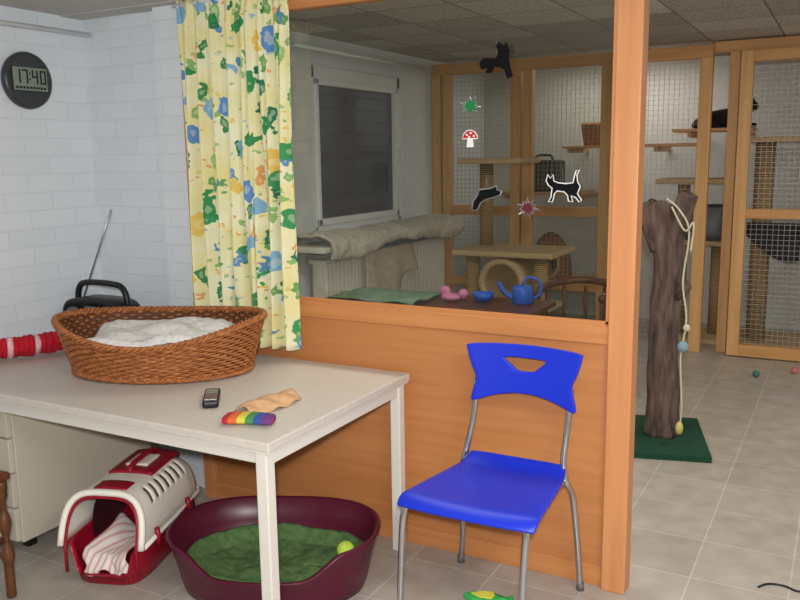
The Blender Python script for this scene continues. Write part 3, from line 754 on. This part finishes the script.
# ------------------------------------------------------------ far table with things, chair
FT=E('table')
box('top',-2.75,-1.45,.95,1.75,.69,.72,M_darkwood,FT,.006)
for i,(x,y) in enumerate(((-2.7,1.0),(-1.55,1.0),(-2.7,1.65),(-1.55,1.65))): box('leg_%d'%i,x,x+.05,y,y+.05,0,.69,M_darkwood,FT,.004)
def gt(u,v):
    x=-2.66+.55*u;y=1.22+.38*v
    return (x,y,.745+.02*noise.noise(Vector((x*8,y*8,0))))
TG=E('green_towel'); grid('cloth',30,20,gt,noisy('green_towel_cloth',(96,132,104),(136,162,134),(30,30,30),.95,.4),TG,.012)
PK=E('pink_toy')
ell('body',(-2.0,1.5,.746),(.06,.045,.025),M_pink,PK,20,10)
ell('head',(-1.93,1.52,.765),(.03,.03,.03),M_pink,PK)
ell('wing',(-2.05,1.53,.77),(.035,.02,.035),M_pink,PK)
WC=E('watering_can')
n=28
loft('body',[[Vector((-1.60+r*cos(2*pi*j/n),1.6+r*sin(2*pi*j/n),z)) for j in range(n)] for r,z in ((.055,.721),(.06,.73),(.058,.80),(.05,.82),(.03,.825))],M_canblue,WC)
tube('spout',[(-1.65,1.59,.75),(-1.70,1.58,.78),(-1.735,1.57,.84)],.013,M_canblue,WC,10,4,False,lambda t:.018-.008*t)
tube('handle',[(-1.55,1.61,.75),(-1.50,1.62,.78),(-1.51,1.62,.85),(-1.57,1.61,.87),(-1.60,1.6,.83)],.008,M_canblue,WC,8,5)
BW=E('blue_bowl')
loft('bowl',[[Vector((-1.83+r*cos(2*pi*j/n),1.58+r*sin(2*pi*j/n),z)) for j in range(n)] for r,z in ((.04,.721),(.055,.74),(.065,.77),(.06,.77),(.045,.735))],M_canblue,BW)
WCc=E('wooden_armchair'); ax,ay=-.28,.42
box('seat',-1.38+ax,-.98+ax,1.55+ay,1.95+ay,.42,.46,M_darkwood,WCc,.015)
box('cushion',-1.36+ax,-1.0+ax,1.57+ay,1.93+ay,.46,.50,M_beige,WCc,.018)
for i,(x,y) in enumerate(((-1.36,1.57),(-1.02,1.57),(-1.36,1.93),(-1.02,1.93))): tube('leg_%d'%i,[(x+ax,y+ay,0),(x+ax,y+ay,.43)],.018,M_darkwood,WCc)
tube('round_back',[(x+ax,y+ay,z) for x,y,z in [(-1.38,1.60,.70),(-1.40,1.80,.72),(-1.33,1.95,.74),(-1.18,2.0,.75),(-1.03,1.95,.74),(-.96,1.80,.72),(-.98,1.60,.70)]],.024,M_darkwood,WCc,10,6)
for i,(x,y) in enumerate(((-1.37,1.62),(-1.385,1.8),(-1.31,1.93),(-1.18,1.97),(-1.05,1.93),(-.975,1.8),(-.985,1.62))): tube('spindle_%d'%i,[(x+ax,y+ay,.44),(x+ax,y+ay,.72)],.011,M_darkwood,WCc,8)

# ------------------------------------------------------------ near left stool, floor toys
ST=E('wooden_stool')
box('seat',-2.92,-2.56,-1.36,-1.0,.44,.47,M_darkwood,ST,.01)
for i,(x,y) in enumerate(((-2.88,-1.32),(-2.58,-1.32),(-2.88,-1.03),(-2.58,-1.03))):
    tube('leg_%d'%i,[(x,y,z/40*.44) for z in range(41)],.016,M_darkwood,ST,14,0,False,lambda t:.017+.006*sin(t*22)*(.3<t<.9)+.004*(t>.9))
for i,(a,b) in enumerate((((-2.88,-1.32,.15),(-2.58,-1.32,.15)),((-2.88,-1.03,.15),(-2.58,-1.03,.15)),((-2.58,-1.32,.22),(-2.58,-1.03,.22)),((-2.88,-1.32,.22),(-2.88,-1.03,.22)))): tube('rung_%d'%i,[a,b],.01,M_darkwood,ST)
TY=E('plush_fish_toy')
fish=[(-1,0),(-.6,.3),(0,.4),(.5,.2),(.7,.05),(1,.35),(1,-.35),(.7,-.05),(.5,-.2),(0,-.4),(-.6,-.3)]
prism('body',fish,(-1.03,-.29,.001),(.085,.02,0),(-.02,.085,0),.025,base('toy_green',(60,170,80),.8),TY,.006)
prism('patch',[(-.7,0),(-.3,.25),(.2,.25),(.3,0),(.2,-.25),(-.3,-.25)],(-1.03,-.29,.026),(.08,.02,0),(-.02,.08,0),.004,base('toy_yellow',(225,215,80),.8),TY)
CB=E('black_cable')
tube('cable',[(-.20,.24,.004),(-.17,.28,.004),(-.12,.29,.004),(-.07,.27,.004),(-.02,.30,.004),(.08,.27,.004),(.25,.35,.004)],.004,M_black,CB,8,6)
ell('toy_ball',(-.50,3.3,.024),(.024,.024,.024),base('toy_teal',(60,120,110),.5))
ell('toy_ball.001',(-.27,3.5,.024),(.024,.024,.024),base('toy_pink',(200,110,110),.5))

# ------------------------------------------------------------ lights
def lamp(name,x,y,z,sx,sy,p,col):
    g=E(name); box('housing',x-sx/2,x+sx/2,y-sy/2,y+sy/2,z-.05,z-.001,M_lamp,g,.005)
    l=bpy.data.lights.new('area','AREA'); l.shape='RECTANGLE'; l.size=sx; l.size_y=sy; l.energy=p; l.color=col
    o=bpy.data.objects.new('area_light',l); COL.objects.link(o); o.location=(x,y,z-.06); o.parent=g
lamp('ceiling_lamp',.55,-1.9,ZC,.35,1.3,36,(1,.98,.95))
lamp('ceiling_lamp.001',.6,-3.9,ZC,.35,1.3,24,(1,.98,.95))
lamp('far_room_fill',-1.6,.48,ZF,1.3,.3,19,(1,.96,.89))  # added fill, hidden above the glass, to lighten the far room
lamp('ceiling_lamp.003',1.0,2.0,ZF,.3,1.3,27,(1,.96,.89))
lamp('enclosure_fill',-1.9,4.6,ZF,1.2,.2,6,(1,.96,.89))  # added fill, hidden behind the top rail, to brighten the cages
# the photographer's flash
l=bpy.data.lights.new('camera_flash','AREA'); l.shape='DISK'; l.size=.08; l.energy=66; l.color=(.97,.985,1)
o=bpy.data.objects.new('camera_flash',l); COL.objects.link(o); o.location=(.05,-2.9,1.68); o.rotation_euler=[math.radians(a) for a in (84,0,28)]
w=bpy.data.worlds.new('World'); S.world=w; w.use_nodes=True; w.node_tree.nodes['Background'].inputs[0].default_value=(.8,.85,1,1); w.node_tree.nodes['Background'].inputs[1].default_value=.05

# ------------------------------------------------------------ put every group origin at its object
for o in list(COL.objects):
    if o.type=='EMPTY' and o.parent is None:
        mn=Vector((1e9,)*3); mx=-mn
        for c in o.children:
            if c.type=='MESH':
                for v in c.data.vertices:
                    for k in range(3): mn[k]=min(mn[k],v.co[k]); mx[k]=max(mx[k],v.co[k])
        loc=Vector(((mn.x+mx.x)/2,(mn.y+mx.y)/2,mn.z)); o.location=loc
        for c in o.children: c.location=c.location-loc
        o.empty_display_size=.05

cd=bpy.data.cameras.new("camera"); co=bpy.data.objects.new("camera",cd); COL.objects.link(co)
cd.sensor_width=36; cd.lens=830*36/800; cd.clip_start=.05
co.location=(0,-2.8,1.55); co.rotation_euler=[math.radians(a) for a in (80.199,.838,28.355)]
S.camera=co
